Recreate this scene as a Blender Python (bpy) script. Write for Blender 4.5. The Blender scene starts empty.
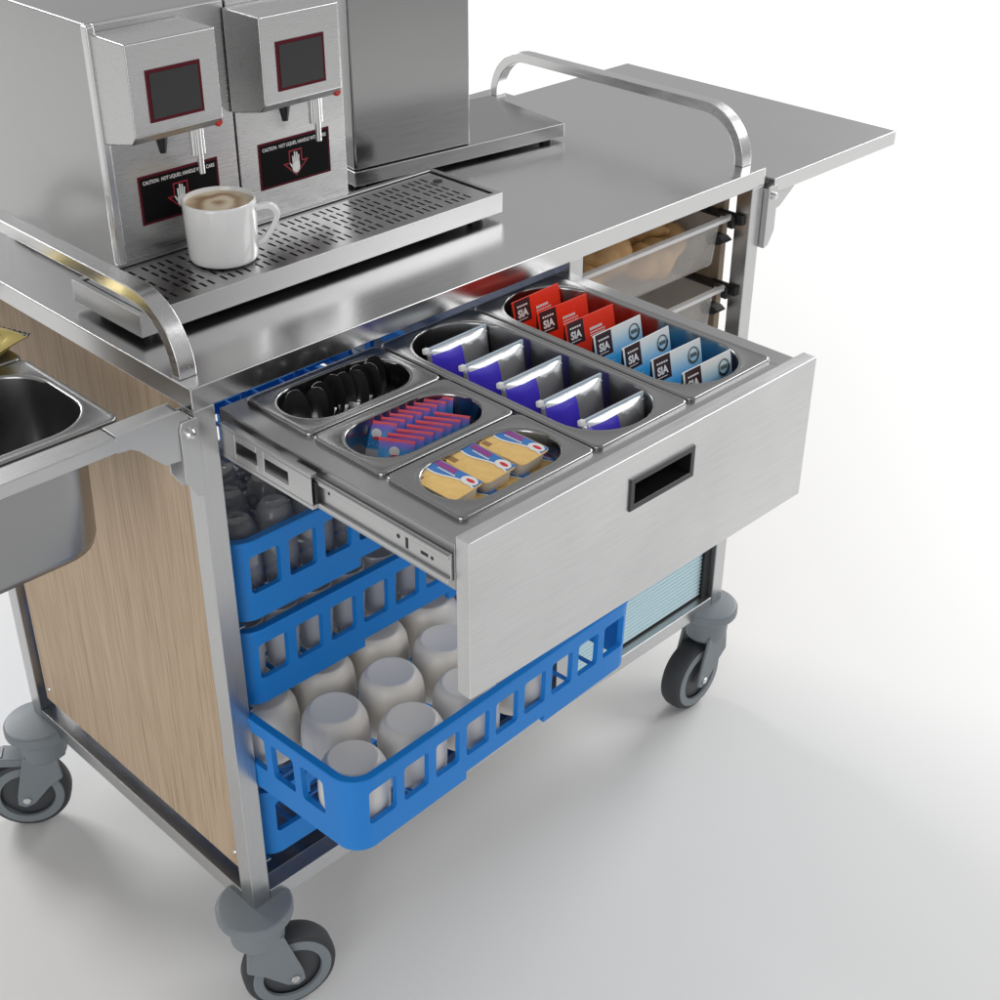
import bpy, bmesh, math, random
from mathutils import Vector, Matrix
random.seed(7)
SC = bpy.context.scene
COL = SC.collection
PI = math.pi
S = 0.001          # everything below is written in millimetres
OFF = {}           # base point (mm) of every thing; the worktop surface is z = 0, the floor z = -1036
ZF = 1036.0

# ------------------------------------------------------------------ materials
def nodes(name):
    m = bpy.data.materials.new(name); m.use_nodes = True
    nt = m.node_tree; b = nt.nodes['Principled BSDF']
    return m, nt, b
def plain(name, col, rough=.5, metal=0., spec=.5, coat=0., alpha=1., noise=0., bump=0., nscale=60, sss=0.):
    m, nt, b = nodes(name)
    b.inputs['Base Color'].default_value = (*col, 1); b.inputs['Roughness'].default_value = rough
    b.inputs['Metallic'].default_value = metal; b.inputs['Specular IOR Level'].default_value = spec
    b.inputs['Coat Weight'].default_value = coat; b.inputs['Alpha'].default_value = alpha
    if sss: b.inputs['Subsurface Weight'].default_value = sss; b.inputs['Subsurface Scale'].default_value = .01
    tc = nt.nodes.new('ShaderNodeTexCoord'); n = nt.nodes.new('ShaderNodeTexNoise')
    n.inputs['Scale'].default_value = nscale; n.inputs['Detail'].default_value = 4
    nt.links.new(tc.outputs['Object'], n.inputs['Vector'])
    mr = nt.nodes.new('ShaderNodeMapRange'); mr.inputs['To Min'].default_value = max(0, rough - .07); mr.inputs['To Max'].default_value = rough + .07
    nt.links.new(n.outputs['Fac'], mr.inputs['Value']); nt.links.new(mr.outputs['Result'], b.inputs['Roughness'])
    if noise:
        mx = nt.nodes.new('ShaderNodeMix'); mx.data_type = 'RGBA'
        mx.inputs['A'].default_value = (*[c * (1 - noise) for c in col], 1); mx.inputs['B'].default_value = (*[min(1, c * (1 + noise)) for c in col], 1)
        nt.links.new(n.outputs['Fac'], mx.inputs['Factor']); nt.links.new(mx.outputs['Result'], b.inputs['Base Color'])
    if bump:
        bp = nt.nodes.new('ShaderNodeBump'); bp.inputs['Strength'].default_value = bump; bp.inputs['Distance'].default_value = .001
        nt.links.new(n.outputs['Fac'], bp.inputs['Height']); nt.links.new(bp.outputs['Normal'], b.inputs['Normal'])
    return m
def steel(name, axis, base=.6, r0=.24, r1=.42, bump=.05, tint=(1, 1, 1), blotch=.06):
    """brushed stainless steel, grain running along the given axis"""
    m, nt, b = nodes(name)
    b.inputs['Metallic'].default_value = 1
    tc = nt.nodes.new('ShaderNodeTexCoord'); mp = nt.nodes.new('ShaderNodeMapping')
    sc = [600., 600., 600.]; sc['xyz'.index(axis)] = 14.
    mp.inputs['Scale'].default_value = sc
    nt.links.new(tc.outputs['Object'], mp.inputs['Vector'])
    n = nt.nodes.new('ShaderNodeTexNoise'); n.inputs['Scale'].default_value = 1; n.inputs['Detail'].default_value = 5; n.inputs['Roughness'].default_value = .65
    nt.links.new(mp.outputs['Vector'], n.inputs['Vector'])
    n2 = nt.nodes.new('ShaderNodeTexNoise'); n2.inputs['Scale'].default_value = 7; n2.inputs['Detail'].default_value = 3
    nt.links.new(tc.outputs['Object'], n2.inputs['Vector'])
    mr = nt.nodes.new('ShaderNodeMapRange'); mr.inputs['From Min'].default_value = .3; mr.inputs['From Max'].default_value = .7
    mr.inputs['To Min'].default_value = r0; mr.inputs['To Max'].default_value = r1
    nt.links.new(n.outputs['Fac'], mr.inputs['Value']); nt.links.new(mr.outputs['Result'], b.inputs['Roughness'])
    add = nt.nodes.new('ShaderNodeMath'); add.operation = 'ADD'
    m2 = nt.nodes.new('ShaderNodeMath'); m2.operation = 'MULTIPLY'; m2.inputs[1].default_value = .6
    nt.links.new(n.outputs['Fac'], m2.inputs[0]); nt.links.new(m2.outputs[0], add.inputs[0])
    m3 = nt.nodes.new('ShaderNodeMath'); m3.operation = 'MULTIPLY'; m3.inputs[1].default_value = .4
    nt.links.new(n2.outputs['Fac'], m3.inputs[0]); nt.links.new(m3.outputs[0], add.inputs[1])
    cr = nt.nodes.new('ShaderNodeValToRGB')
    lo, hi = base * (1 - blotch), base * (1 + blotch)
    cr.color_ramp.elements[0].position = .32; cr.color_ramp.elements[0].color = (lo * tint[0], lo * tint[1], lo * tint[2], 1)
    cr.color_ramp.elements[1].position = .68; cr.color_ramp.elements[1].color = (hi * tint[0], hi * tint[1], hi * tint[2], 1)
    nt.links.new(add.outputs[0], cr.inputs['Fac']); nt.links.new(cr.outputs['Color'], b.inputs['Base Color'])
    bp = nt.nodes.new('ShaderNodeBump'); bp.inputs['Strength'].default_value = bump; bp.inputs['Distance'].default_value = .0006
    nt.links.new(n.outputs['Fac'], bp.inputs['Height']); nt.links.new(bp.outputs['Normal'], b.inputs['Normal'])
    return m
def wood(name, axis='z', k=1.0):
    m, nt, b = nodes(name)
    tc = nt.nodes.new('ShaderNodeTexCoord'); mp = nt.nodes.new('ShaderNodeMapping')
    sc = [75., 75., 75.]; sc['xyz'.index(axis)] = 1.3; mp.inputs['Scale'].default_value = sc
    nt.links.new(tc.outputs['Object'], mp.inputs['Vector'])
    n = nt.nodes.new('ShaderNodeTexNoise'); n.inputs['Scale'].default_value = 1.; n.inputs['Detail'].default_value = 6; n.inputs['Roughness'].default_value = .62; n.inputs['Distortion'].default_value = .5
    nt.links.new(mp.outputs['Vector'], n.inputs['Vector'])
    mp2 = nt.nodes.new('ShaderNodeMapping'); sc2 = [520., 520., 520.]; sc2['xyz'.index(axis)] = 9.; mp2.inputs['Scale'].default_value = sc2
    nt.links.new(tc.outputs['Object'], mp2.inputs['Vector'])
    n2 = nt.nodes.new('ShaderNodeTexNoise'); n2.inputs['Scale'].default_value = 1.; n2.inputs['Detail'].default_value = 4
    nt.links.new(mp2.outputs['Vector'], n2.inputs['Vector'])
    cr = nt.nodes.new('ShaderNodeValToRGB'); e = cr.color_ramp.elements
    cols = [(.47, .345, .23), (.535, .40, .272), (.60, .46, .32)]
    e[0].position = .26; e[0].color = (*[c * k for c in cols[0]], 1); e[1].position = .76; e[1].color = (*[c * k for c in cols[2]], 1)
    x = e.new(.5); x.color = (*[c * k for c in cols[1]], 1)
    nt.links.new(n.outputs['Fac'], cr.inputs['Fac'])
    cr2 = nt.nodes.new('ShaderNodeValToRGB'); cr2.color_ramp.elements[0].position = .33; cr2.color_ramp.elements[0].color = (.70, .655, .60, 1)
    cr2.color_ramp.elements[1].position = .52; cr2.color_ramp.elements[1].color = (1, 1, 1, 1)
    nt.links.new(n2.outputs['Fac'], cr2.inputs['Fac'])
    mx = nt.nodes.new('ShaderNodeMix'); mx.data_type = 'RGBA'; mx.blend_type = 'MULTIPLY'; mx.inputs['Factor'].default_value = 1
    nt.links.new(cr.outputs['Color'], mx.inputs['A']); nt.links.new(cr2.outputs['Color'], mx.inputs['B'])
    nt.links.new(mx.outputs['Result'], b.inputs['Base Color'])
    b.inputs['Roughness'].default_value = .55
    bp = nt.nodes.new('ShaderNodeBump'); bp.inputs['Strength'].default_value = .2; bp.inputs['Distance'].default_value = .0005
    nt.links.new(n2.outputs['Fac'], bp.inputs['Height']); nt.links.new(bp.outputs['Normal'], b.inputs['Normal'])
    return m
def clear(name, col, trans, rough=.15):
    """clear or frosted plastic / glass: a see-through sheet with a glossy coat"""
    m, nt, b = nodes(name)
    b.inputs['Base Color'].default_value = (*col, 1); b.inputs['Roughness'].default_value = rough
    t = nt.nodes.new('ShaderNodeBsdfTransparent'); mx = nt.nodes.new('ShaderNodeMixShader')
    n = nt.nodes.new('ShaderNodeTexNoise'); n.inputs['Scale'].default_value = 12
    mr = nt.nodes.new('ShaderNodeMapRange'); mr.inputs['To Min'].default_value = trans - .008; mr.inputs['To Max'].default_value = trans + .008
    nt.links.new(n.outputs['Fac'], mr.inputs['Value']); nt.links.new(mr.outputs['Result'], mx.inputs[0])
    nt.links.new(b.outputs[0], mx.inputs[1]); nt.links.new(t.outputs[0], mx.inputs[2])
    nt.links.new(mx.outputs[0], nt.nodes['Material Output'].inputs[0])
    return m
def gradient(name, axis, a, b_, stops, rough=.4):
    """colour ramp along an object axis between a and b_ (mm)"""
    m, nt, b = nodes(name); b.inputs['Roughness'].default_value = rough
    tc = nt.nodes.new('ShaderNodeTexCoord'); sp = nt.nodes.new('ShaderNodeSeparateXYZ')
    nt.links.new(tc.outputs['Object'], sp.inputs[0])
    mr = nt.nodes.new('ShaderNodeMapRange'); mr.inputs['From Min'].default_value = a * S; mr.inputs['From Max'].default_value = b_ * S
    nt.links.new(sp.outputs['XYZ'.index(axis)], mr.inputs['Value'])
    cr = nt.nodes.new('ShaderNodeValToRGB'); e = cr.color_ramp.elements
    e[0].position = stops[0][0]; e[0].color = (*stops[0][1], 1); e[1].position = stops[-1][0]; e[1].color = (*stops[-1][1], 1)
    for p, c in stops[1:-1]: x = e.new(p); x.color = (*c, 1)
    nt.links.new(mr.outputs['Result'], cr.inputs['Fac']); nt.links.new(cr.outputs['Color'], b.inputs['Base Color'])
    return m

M = dict(
    top=steel('worktop steel', 'x', .64, .21, .25, .0, blotch=.03),
    front=steel('brushed drawer steel', 'x', .70, .30, .46, .10, blotch=.12),
    leg=steel('leg steel', 'z', .58, .26, .36, .015),
    rail=steel('rail steel', 'x', .6, .26, .32, .005, blotch=.03),
    raily=steel('side rail steel', 'y', .5, .26, .32, .005, blotch=.03),
    handle=steel('handle bar steel', 'y', .72, .16, .28, .02),
    machine=steel('machine steel', 'x', .58, .24, .33, .02, blotch=.06),
    machside=steel('machine side steel', 'y', .46, .28, .32, .0, blotch=.03),
    boiler=steel('dark polished steel', 'x', .38, .14, .2, .005, blotch=.03),
    drip=steel('drip tray steel', 'x', .50, .28, .28, .0, blotch=.03),
    pan=steel('pan steel', 'x', .35, .22, .22, .0, blotch=.01),
    panwing=steel('side pan steel', 'x', .36, .25, .25, .0, blotch=.01),
    deck=steel('drawer deck steel', 'y', .46, .3, .3, .0, blotch=.01),
    slide=steel('slide rail zinc', 'y', .6, .25, .38, .02),
    bracket=steel('bracket steel', 'x', .60, .3, .4, .01, blotch=.04),
    screw=steel('screw steel', 'x', .75, .15, .25, .0),
    wood=wood('oak laminate'),
    woodshade=wood('oak laminate shaded', k=.55),  # same oak, darkened to paint in the shade inside the right compartment
    blue=plain('blue rack plastic', (.008, .215, .66), .45, spec=.35, noise=.06, bump=.03, nscale=300),
    cup=plain('stoneware grey', (.80, .76, .70), .35, noise=.04, nscale=25),
    mug=plain('white porcelain', (.82, .82, .815), .2, coat=.3, nscale=15),
    castor=plain('castor grey plastic', (.20, .225, .245), .45, noise=.06, bump=.02, nscale=200),
    tyre=plain('dark grey rubber', (.035, .037, .042), .6, noise=.15, nscale=150),
    hub=plain('castor hub dark', (.05, .054, .06), .45),
    black=plain('black plastic', (.012, .012, .013), .35),
    blackgloss=plain('glossy black plastic', (.009, .009, .010), .2, coat=.3),
    spoon=plain('black spoon plastic', (.028, .028, .030), .14, coat=.9),
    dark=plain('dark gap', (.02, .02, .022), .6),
    glass=clear('glass', (.42, .43, .45), .62, .08),
    bin=clear('frosted clear plastic', (.78, .76, .73), .66, .18),
    binrim=clear('clear plastic rim', (.85, .85, .86), .25, .15),
    bread=plain('baked crust', (.60, .36, .15), .55, noise=.5, bump=.6, nscale=34),
    labelblack=plain('label black', (.004, .004, .005), .5, spec=.12),
    labelred=plain('label dark red', (.10, .008, .016), .5, spec=.15),
    signred=plain('sign red', (.30, .015, .03), .4),
    white=plain('print white', (.85, .85, .84), .4),
    red=plain('red card', (.86, .035, .008), .38, noise=.05),
    redink=plain('red ink', (.70, .02, .05), .4),
    maroon=plain('maroon black card', (.035, .010, .012), .4),
    bluecard=gradient('blue card fade', 'Z', 14, 78, [(0, (.02, .36, .90)), (.5, (.06, .48, .92)), (.88, (.62, .76, .82)), (1, (.80, .82, .82))]),
    pale=plain('pale blue print', (.35, .62, .85), .4),
    ink=plain('grey green ink', (.10, .14, .15), .5),
    purple=plain('violet print', (.085, .055, .72), .22, coat=.4, noise=.3, nscale=18),
    foilpouch=plain('clear grey foil', (.38, .38, .39), .2, .35, noise=.35, bump=.5, nscale=22),
    foil=plain('silver foil', (.72, .73, .75), .24, .6, noise=.2, bump=.5, nscale=40),
    zipm=plain('pale blue zip', (.48, .58, .66), .2, coat=.4),
    yellow=plain('yellow foil lid', (.92, .58, .20), .34, noise=.18, nscale=95),
    lidblue=plain('blue foil lid', (.04, .20, .56), .35, noise=.15, nscale=50),
    tub=plain('translucent tub', (.80, .76, .68), .35, noise=.06),
    magenta=plain('magenta ink', (.42, .03, .24), .4),
    sachet=gradient('sachet print', 'Z', 20, 64, [(0, (.62, .62, .64)), (.30, (.70, .70, .72)), (.36, (.03, .36, .80)), (.76, (.04, .32, .80)), (.90, (.20, .16, .66)), (1, (.34, .12, .56))], .3),
    sachetred=plain('sachet crimped red edge', (.72, .02, .06), .35),
    gold=plain('gold foil', (.95, .68, .24), .28, .35, noise=.25, bump=.4, nscale=30),
    glint=plain('painted spoon glint', (.75, .75, .74), .25, .2, coat=.4),  # pale colour for the highlight painted on the spoons
    crema=None, shutter=plain('pale blue tambour', (.56, .74, .80), .4, noise=.05),
    floor=None, redled=plain('red button', (.5, .02, .01), .25),
)
def crema():
    m, nt, b = nodes('coffee crema'); b.inputs['Roughness'].default_value = .35
    tc = nt.nodes.new('ShaderNodeTexCoord'); sp = nt.nodes.new('ShaderNodeSeparateXYZ'); nt.links.new(tc.outputs['Object'], sp.inputs[0])
    w = nt.nodes.new('ShaderNodeTexWave'); w.wave_type = 'RINGS'; w.rings_direction = 'Z'; w.inputs['Scale'].default_value = 11; w.inputs['Distortion'].default_value = 9
    w.inputs['Detail'].default_value = 2.5; w.inputs['Detail Scale'].default_value = 1.2
    nt.links.new(tc.outputs['Object'], w.inputs['Vector'])
    cr = nt.nodes.new('ShaderNodeValToRGB'); e = cr.color_ramp.elements
    e[0].position = .02; e[0].color = (.36, .22, .115, 1); e[1].position = .95; e[1].color = (.76, .64, .47, 1)
    x = e.new(.4); x.color = (.55, .40, .24, 1)
    nt.links.new(w.outputs['Fac'], cr.inputs['Fac']); nt.links.new(cr.outputs['Color'], b.inputs['Base Color'])
    return m
M['crema'] = crema()

# ------------------------------------------------------------------ mesh building
class MB:
    def __init__(s): s.v = []; s.f = []; s.m = []; s.cur = 0
    def add(s, vs, fs):
        o = len(s.v); s.v += [tuple(p) for p in vs]; s.f += [tuple(i + o for i in f) for f in fs]; s.m += [s.cur] * len(fs); return s
    def box(s, x0, x1, y0, y1, z0, z1, T=None):
        vs = [(x, y, z) for z in (z0, z1) for y in (y0, y1) for x in (x0, x1)]
        if T: vs = [T(*p) for p in vs]
        return s.add(vs, [(0, 2, 3, 1), (4, 5, 7, 6), (0, 1, 5, 4), (2, 6, 7, 3), (0, 4, 6, 2), (1, 3, 7, 5)])
    def prism(s, poly, axis, a, b, T=None):
        """polygon in the plane across the axis ('x': (y,z), 'y': (x,z), 'z': (x,y)) pulled from a to b"""
        P = {'x': lambda u, v, w: (w, u, v), 'y': lambda u, v, w: (u, w, v), 'z': lambda u, v, w: (u, v, w)}[axis]
        n = len(poly); vs = [P(u, v, a) for u, v in poly] + [P(u, v, b) for u, v in poly]
        if T: vs = [T(*p) for p in vs]
        return s.add(vs, [tuple(range(n))[::-1], tuple(range(n, 2 * n))] + [(i, (i + 1) % n, n + (i + 1) % n, n + i) for i in range(n)])
    def loft(s, loops, cap0=False, cap1=False):
        n = len(loops[0]); vs = [p for L in loops for p in L]; fs = []
        for k in range(len(loops) - 1):
            for i in range(n):
                j = (i + 1) % n; fs.append((k * n + i, k * n + j, (k + 1) * n + j, (k + 1) * n + i))
        if cap0: fs.append(tuple(range(n))[::-1])
        if cap1: fs.append(tuple(range((len(loops) - 1) * n, len(loops) * n)))
        return s.add(vs, fs)
    def lathe(s, prof, c=(0, 0, 0), seg=40, axis='z', cap0=False, cap1=False):
        L = []
        for r, h in prof:
            ring = []
            for i in range(seg):
                a = 2 * PI * i / seg; u, v = r * math.cos(a), r * math.sin(a)
                ring.append({'z': (c[0] + u, c[1] + v, c[2] + h), 'x': (c[0] + h, c[1] + u, c[2] + v), 'y': (c[0] + v, c[1] + h, c[2] + u)}[axis])
            L.append(ring)
        return s.loft(L, cap0, cap1)
    def tube(s, path, r, seg=10, caps=True):
        P = [Vector(p) for p in path]; L = []; R = r if isinstance(r, (list, tuple)) else [r] * len(P)
        up = None
        for i, p in enumerate(P):
            t = (P[min(i + 1, len(P) - 1)] - P[max(i - 1, 0)]).normalized()
            if up is None: up = t.orthogonal().normalized()
            up = (up - t * up.dot(t)).normalized(); w = t.cross(up)
            L.append([tuple(p + up * R[i] * math.cos(a) + w * R[i] * math.sin(a)) for a in [2 * PI * k / seg for k in range(seg)]])
        return s.loft(L, caps, caps)
    def band(s, path, hw, ht, side):
        """flat bar along a path: half width hw along the fixed vector side, half thickness ht across it"""
        P = [Vector(p) for p in path]; sd = Vector(side).normalized(); L = []
        for i, p in enumerate(P):
            t = (P[min(i + 1, len(P) - 1)] - P[max(i - 1, 0)]).normalized(); n = sd.cross(t).normalized()
            L.append([tuple(p + sd * a * hw + n * b * ht) for a, b in ((-1, -1), (1, -1), (1, 1), (-1, 1))])
        return s.loft(L, True, True)
    def build(s, name, mats, parent=None, bevel=0, seg=2, smooth=32, off=None, label=None, solid=0, kind=None, fix=True):
        me = bpy.data.meshes.new(name)
        o0 = off if off is not None else (0, 0, 0)
        me.from_pydata([((x - o0[0]) * S, (y - o0[1]) * S, (z - o0[2]) * S) for x, y, z in s.v], [], s.f)
        for m in (mats if isinstance(mats, (list, tuple)) else [mats]): me.materials.append(m)
        me.polygons.foreach_set('material_index', s.m)
        if fix:
            bm = bmesh.new(); bm.from_mesh(me); bmesh.ops.recalc_face_normals(bm, faces=bm.faces); bm.to_mesh(me); bm.free()
        me.polygons.foreach_set('use_smooth', [True] * len(me.polygons))
        me.set_sharp_from_angle(angle=math.radians(smooth))
        o = bpy.data.objects.new(name, me); COL.objects.link(o)
        if parent: o.parent = parent
        if solid:
            md = o.modifiers.new('thickness', 'SOLIDIFY'); md.thickness = solid * S; md.offset = -1
        if bevel:
            md = o.modifiers.new('bevel', 'BEVEL'); md.width = bevel * S; md.segments = seg; md.limit_method = 'ANGLE'; md.angle_limit = math.radians(40); md.harden_normals = True
        if label: o['label'] = label
        if kind: o['kind'] = kind
        return o
def tag(o, label, cat, group=None):
    o['label'] = label; o['category'] = cat
    if group: o['group'] = group
    return o
def W(x, y, z): return (x * S, y * S, (z + ZF) * S)
def thing(name, label, cat, loc, rz=0, group=None):
    o = bpy.data.objects.new(name, None); o.empty_display_size = .03; COL.objects.link(o)
    o.location = W(*loc); o.rotation_euler = (0, 0, rz); return tag(o, label, cat, group)
def dup(root, loc, rot, label, group=None):
    r = root.copy(); COL.objects.link(r); r.location = W(*loc); r.rotation_euler = rot; r['label'] = label
    if group: r['group'] = group
    for ch in list(root.children):
        c = ch.copy(); COL.objects.link(c); c.parent = r
        for g in list(ch.children):
            d = g.copy(); COL.objects.link(d); d.parent = c
    return r
def rrect(cx, cy, w, h, r, z, K=8, Mn=3):
    pts = []
    r = min(r, w / 2 - .01, h / 2 - .01)
    cs = [(cx + w / 2 - r, cy + h / 2 - r, 0), (cx - w / 2 + r, cy + h / 2 - r, 90), (cx - w / 2 + r, cy - h / 2 + r, 180), (cx + w / 2 - r, cy - h / 2 + r, 270)]
    for q in range(4):
        x, y, a0 = cs[q]
        for k in range(K + 1):
            a = math.radians(a0 + 90 * k / K); pts.append((x + r * math.cos(a), y + r * math.sin(a), z))
        nx, ny, na = cs[(q + 1) % 4]
        a = math.radians(na); e = (nx + r * math.cos(a), ny + r * math.sin(a)); b = pts[-1]
        for k in range(1, Mn): pts.append((b[0] + (e[0] - b[0]) * k / Mn, b[1] + (e[1] - b[1]) * k / Mn, z))
    return pts
def text_flat(txt, size, width=None, bold=0.0):
    """outline of a line of lettering as flat triangles, origin at its lower left"""
    cu = bpy.data.curves.new('lettering', 'FONT'); cu.body = txt; cu.size = size; cu.resolution_u = 3; cu.offset = bold
    ob = bpy.data.objects.new('lettering', cu); COL.objects.link(ob)
    dg = bpy.context.evaluated_depsgraph_get(); me = ob.evaluated_get(dg).to_mesh()
    v = [tuple(p.co)[:2] for p in me.vertices]; f = [tuple(p.vertices) for p in me.polygons]
    ob.evaluated_get(dg).to_mesh_clear(); bpy.data.objects.remove(ob); bpy.data.curves.remove(cu)
    x0 = min(p[0] for p in v); x1 = max(p[0] for p in v)
    k = (width / (x1 - x0)) if width else 1
    return [((p[0] - x0) * k, p[1]) for p in v], f
def put_text(mb, txt, size, T, width=None, bold=0.0):
    v, f = text_flat(txt, size, width, bold); mb.add([T(*p) for p in v], f)
def disc(mb, T, cx, cy, rx, ry=None, n=24):
    ry = ry or rx
    mb.add([T(cx + rx * math.cos(2 * PI * i / n), cy + ry * math.sin(2 * PI * i / n)) for i in range(n)], [tuple(range(n))])
def ringflat(mb, T, cx, cy, r0, r1, n=28):
    vs = [T(cx + r * math.cos(2 * PI * i / n), cy + r * math.sin(2 * PI * i / n)) for r in (r0, r1) for i in range(n)]
    mb.add(vs, [(i, (i + 1) % n, n + (i + 1) % n, n + i) for i in range(n)])

# ------------------------------------------------------------------ setting
def make_floor():
    m, nt, b = nodes('white studio floor')
    tc = nt.nodes.new('ShaderNodeTexCoord'); n = nt.nodes.new('ShaderNodeTexNoise'); n.inputs['Scale'].default_value = 2; n.inputs['Detail'].default_value = 5
    nt.links.new(tc.outputs['Object'], n.inputs['Vector'])
    mr = nt.nodes.new('ShaderNodeMix'); mr.data_type = 'RGBA'; mr.inputs['A'].default_value = (.805, .803, .797, 1); mr.inputs['B'].default_value = (.82, .818, .81, 1)
    nt.links.new(n.outputs['Fac'], mr.inputs['Factor']); nt.links.new(mr.outputs['Result'], b.inputs['Base Color'])
    b.inputs['Roughness'].default_value = .45; b.inputs['Specular IOR Level'].default_value = .3
    R = 30000
    MB().add([(-R, -R, 0), (R, -R, 0), (R, R, 0), (-R, R, 0)], [(0, 1, 2, 3)]).build('floor', m, kind='structure')
make_floor()

# ------------------------------------------------------------------ trolley
L, D, H = 1070, 610, 28
LEG = 29
TR = thing('service_trolley', 'stainless steel coffee trolley with oak side panels and pulled out drawer', 'trolley', (0, 0, -1036))
TO = (0, 0, -1036)
def part(mb, name, mat, parent=None, **k): return mb.build(name, mat, parent or TR, off=TO, **k)
part(MB().box(0, L, 0, D, -H, 0), 'worktop', M['top'], bevel=1.6, seg=3)
for x in (0.4, L - LEG - .4):
    for y in (0.4, D - LEG - .4):
        part(MB().box(x, x + LEG, y, y + LEG, -835, -H - .2), 'leg', M['leg'], bevel=1.5)
def railx(y): part(MB().box(LEG + 1, L - LEG - 1, y, y + LEG - 1, -834, -806), 'bottom_rail', M['rail'], bevel=1.5)
def raily(x): part(MB().box(x, x + LEG - 1, LEG + 1, D - LEG - 1, -834, -806), 'bottom_rail', M['raily'], bevel=1.5)
railx(.8); railx(D - LEG); raily(.8); raily(L - LEG)
for x0, x1, y0, mt in ((7, 21, LEG + 1, M['wood']), (L - 21, L - 7, 58, M['woodshade'])):
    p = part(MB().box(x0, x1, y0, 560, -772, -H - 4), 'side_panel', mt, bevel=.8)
    for y, z in ((y0 + 14, -745), (546, -745), (y0 + 14, -60), (546, -60)):
        for sx, xx in ((-1, x0), (1, x1)):
            part(MB().lathe([(0.1, 2.2 * sx), (2.4, 1.8 * sx), (3.6, .2 * sx), (3.6, -1 * sx)], (xx, y, z), 14, 'x'), 'screw', M['screw'], p)
part(MB().box(LEG + 2, L - LEG - 2, LEG + 2, D - LEG - 2, -818, -814), 'base_plate', M['boiler'])
# middle upright and steel partition, floor sheet of the right-hand compartment, tambour shutter
part(MB().box(622, 650, 1.5, 28, -806, -H - .4), 'upright', M['leg'], bevel=1.2)
part(MB().box(632, 636, 30, 575, -800, -H - 1), 'partition', M['raily'])
part(MB().box(652, L - 24, 34, 570, -340, -334), 'shelf', M['rail'])
sh = MB()
n = 58
for i in range(n):
    z0 = -803 + i * 8; z1 = z0 + 8
    sh.prism([(25, z0), (20, z0 + .8), (18, z0 + 3), (18, z0 + 5), (20, z0 + 7.2), (25, z1)], 'x', 655, 1024)
part(sh, 'tambour_shutter', M['shutter'])
gd = MB(); gd.box(1024, 1040, 12, 15, -806, -342); gd.box(1036, 1041, 15, 34, -806, -342); gd.box(652, 1040, 16, 34, -806, -803.5)
part(gd, 'shutter_guide', M['dark'])
# runners for the racks
for z in (-353.5, -488.5, -608, -760.5):
    for x0, sx in ((30, 1), (631, -1)):
        r = MB(); r.box(min(x0, x0 + sx * 14), max(x0, x0 + sx * 14), 12, 570, z - 2, z); r.box(min(x0, x0 + sx * 2), max(x0, x0 + sx * 2), 12, 570, z, z + 20)
        part(r, 'rack_runner', M['raily'])
# runners for the clear bins
for z in (-70, -190):
    r = MB()
    r.box(1018, 1040, 34, 560, z - 10, z - 4); r.box(1034, 1041, 10, 60, z - 20, z - 2); r.box(1026, 1036, 22, 34, z - 26, z - 6)
    r.prism([(26, z - 46), (34, z - 52), (58, z - 58), (64, z - 48), (60, z - 40), (36, z - 40)], 'x', 1012, 1036)
    part(r, 'bin_runner', M['black'], bevel=2)
    r = MB(); r.box(652, 664, 20, 560, z - 10, z - 4); part(r, 'bin_runner', M['black'])
# guard handles: flat bar arches along both short edges of the worktop
def arch(x):
    P = []; R = 76
    P.append((x, 34, .2)); 
    for k in range(0, 13):
        a = PI / 2 * k / 12; P.append((x, 34 + R - R * math.cos(a), 3 + R * math.sin(a)))
    for k in range(12, -1, -1):
        a = PI / 2 * k / 12; P.append((x, 576 - R + R * math.cos(a), 3 + R * math.sin(a)))
    P.append((x, 576, .2))
    part(MB().band(P, 11.5, 8, (1, 0, 0)), 'guard_handle', M['handle'], bevel=1.2)
arch(16); arch(L - 16)
# folding side table on the right
s_ = part(MB().box(1086, 1438, -8, 600, -44, -20), 'side_shelf', M['top'], bevel=1.5)
def hinge_bracket(xs, y0, y1, sgn):
    """folding bracket seen at each corner; xs = x of the leg face, sgn = -1 left, 1 right"""
    X = lambda d: xs + sgn * d
    b = MB()
    for y in (y0, y1 - 3):
        pl = [(X(.6), -30), (X(22), -30), (X(25), -38), (X(25), -106), (X(12), -128), (X(.6), -131)]
        b.prism(pl, 'y', y, y + 3)
    b.box(min(X(.4), X(3)), max(X(.4), X(3)), y0 + 3, y1 - 3, -131, -34)
    hb = part(b, 'hinge_bracket', M['bracket'], bevel=.8)
    t = MB()
    pf = [(X(10), -28), (X(20), -16), (X(102), -16), (X(102), -38), (X(86), -39), (X(76), -45), (X(46), -76), (X(22), -78), (X(10), -56)] if sgn < 0 else [(X(10), -30), (X(15), -30), (X(17), -44.6), (X(76), -44.6), (X(40), -70), (X(22), -74), (X(10), -56)]
    for y in (y0 + 3.5, y1 - 6.5):
        t.prism(pf, 'y', y, y + 3)
    if sgn < 0: t.box(min(X(24), X(102)), max(X(24), X(102)), y0 + 6.6, y1 - 6.6, -19, -16)
    part(t, 'folding_arm', M['bracket'], hb, bevel=.8)
    part(MB().lathe([(.1, -6.5), (4, -6), (6.2, -3), (6.2, .5)], (X(13), y0, -46), 20, 'y'), 'hinge_bolt', M['screw'], hb)
hinge_bracket(0, -10, 24, -1); hinge_bracket(0, 560, 594, -1)
hinge_bracket(L, -10, 24, 1); hinge_bracket(L, 560, 594, 1)
# folding pan holder on the left
w_ = MB(); w_.box(-500, -103, -11, 22, -34, -17.5); 
w_.box(-500, -103, 452, 475, -34, -15.5); w_.box(-84, -78, 23, 452, -36, -23); w_.box(-500, -480, 12, 452, -36, -20)
w_.box(-103, -79, 12.5, 22.5, -36, -23)
part(w_, 'side_frame', M['rail'], bevel=1.2)
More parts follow.
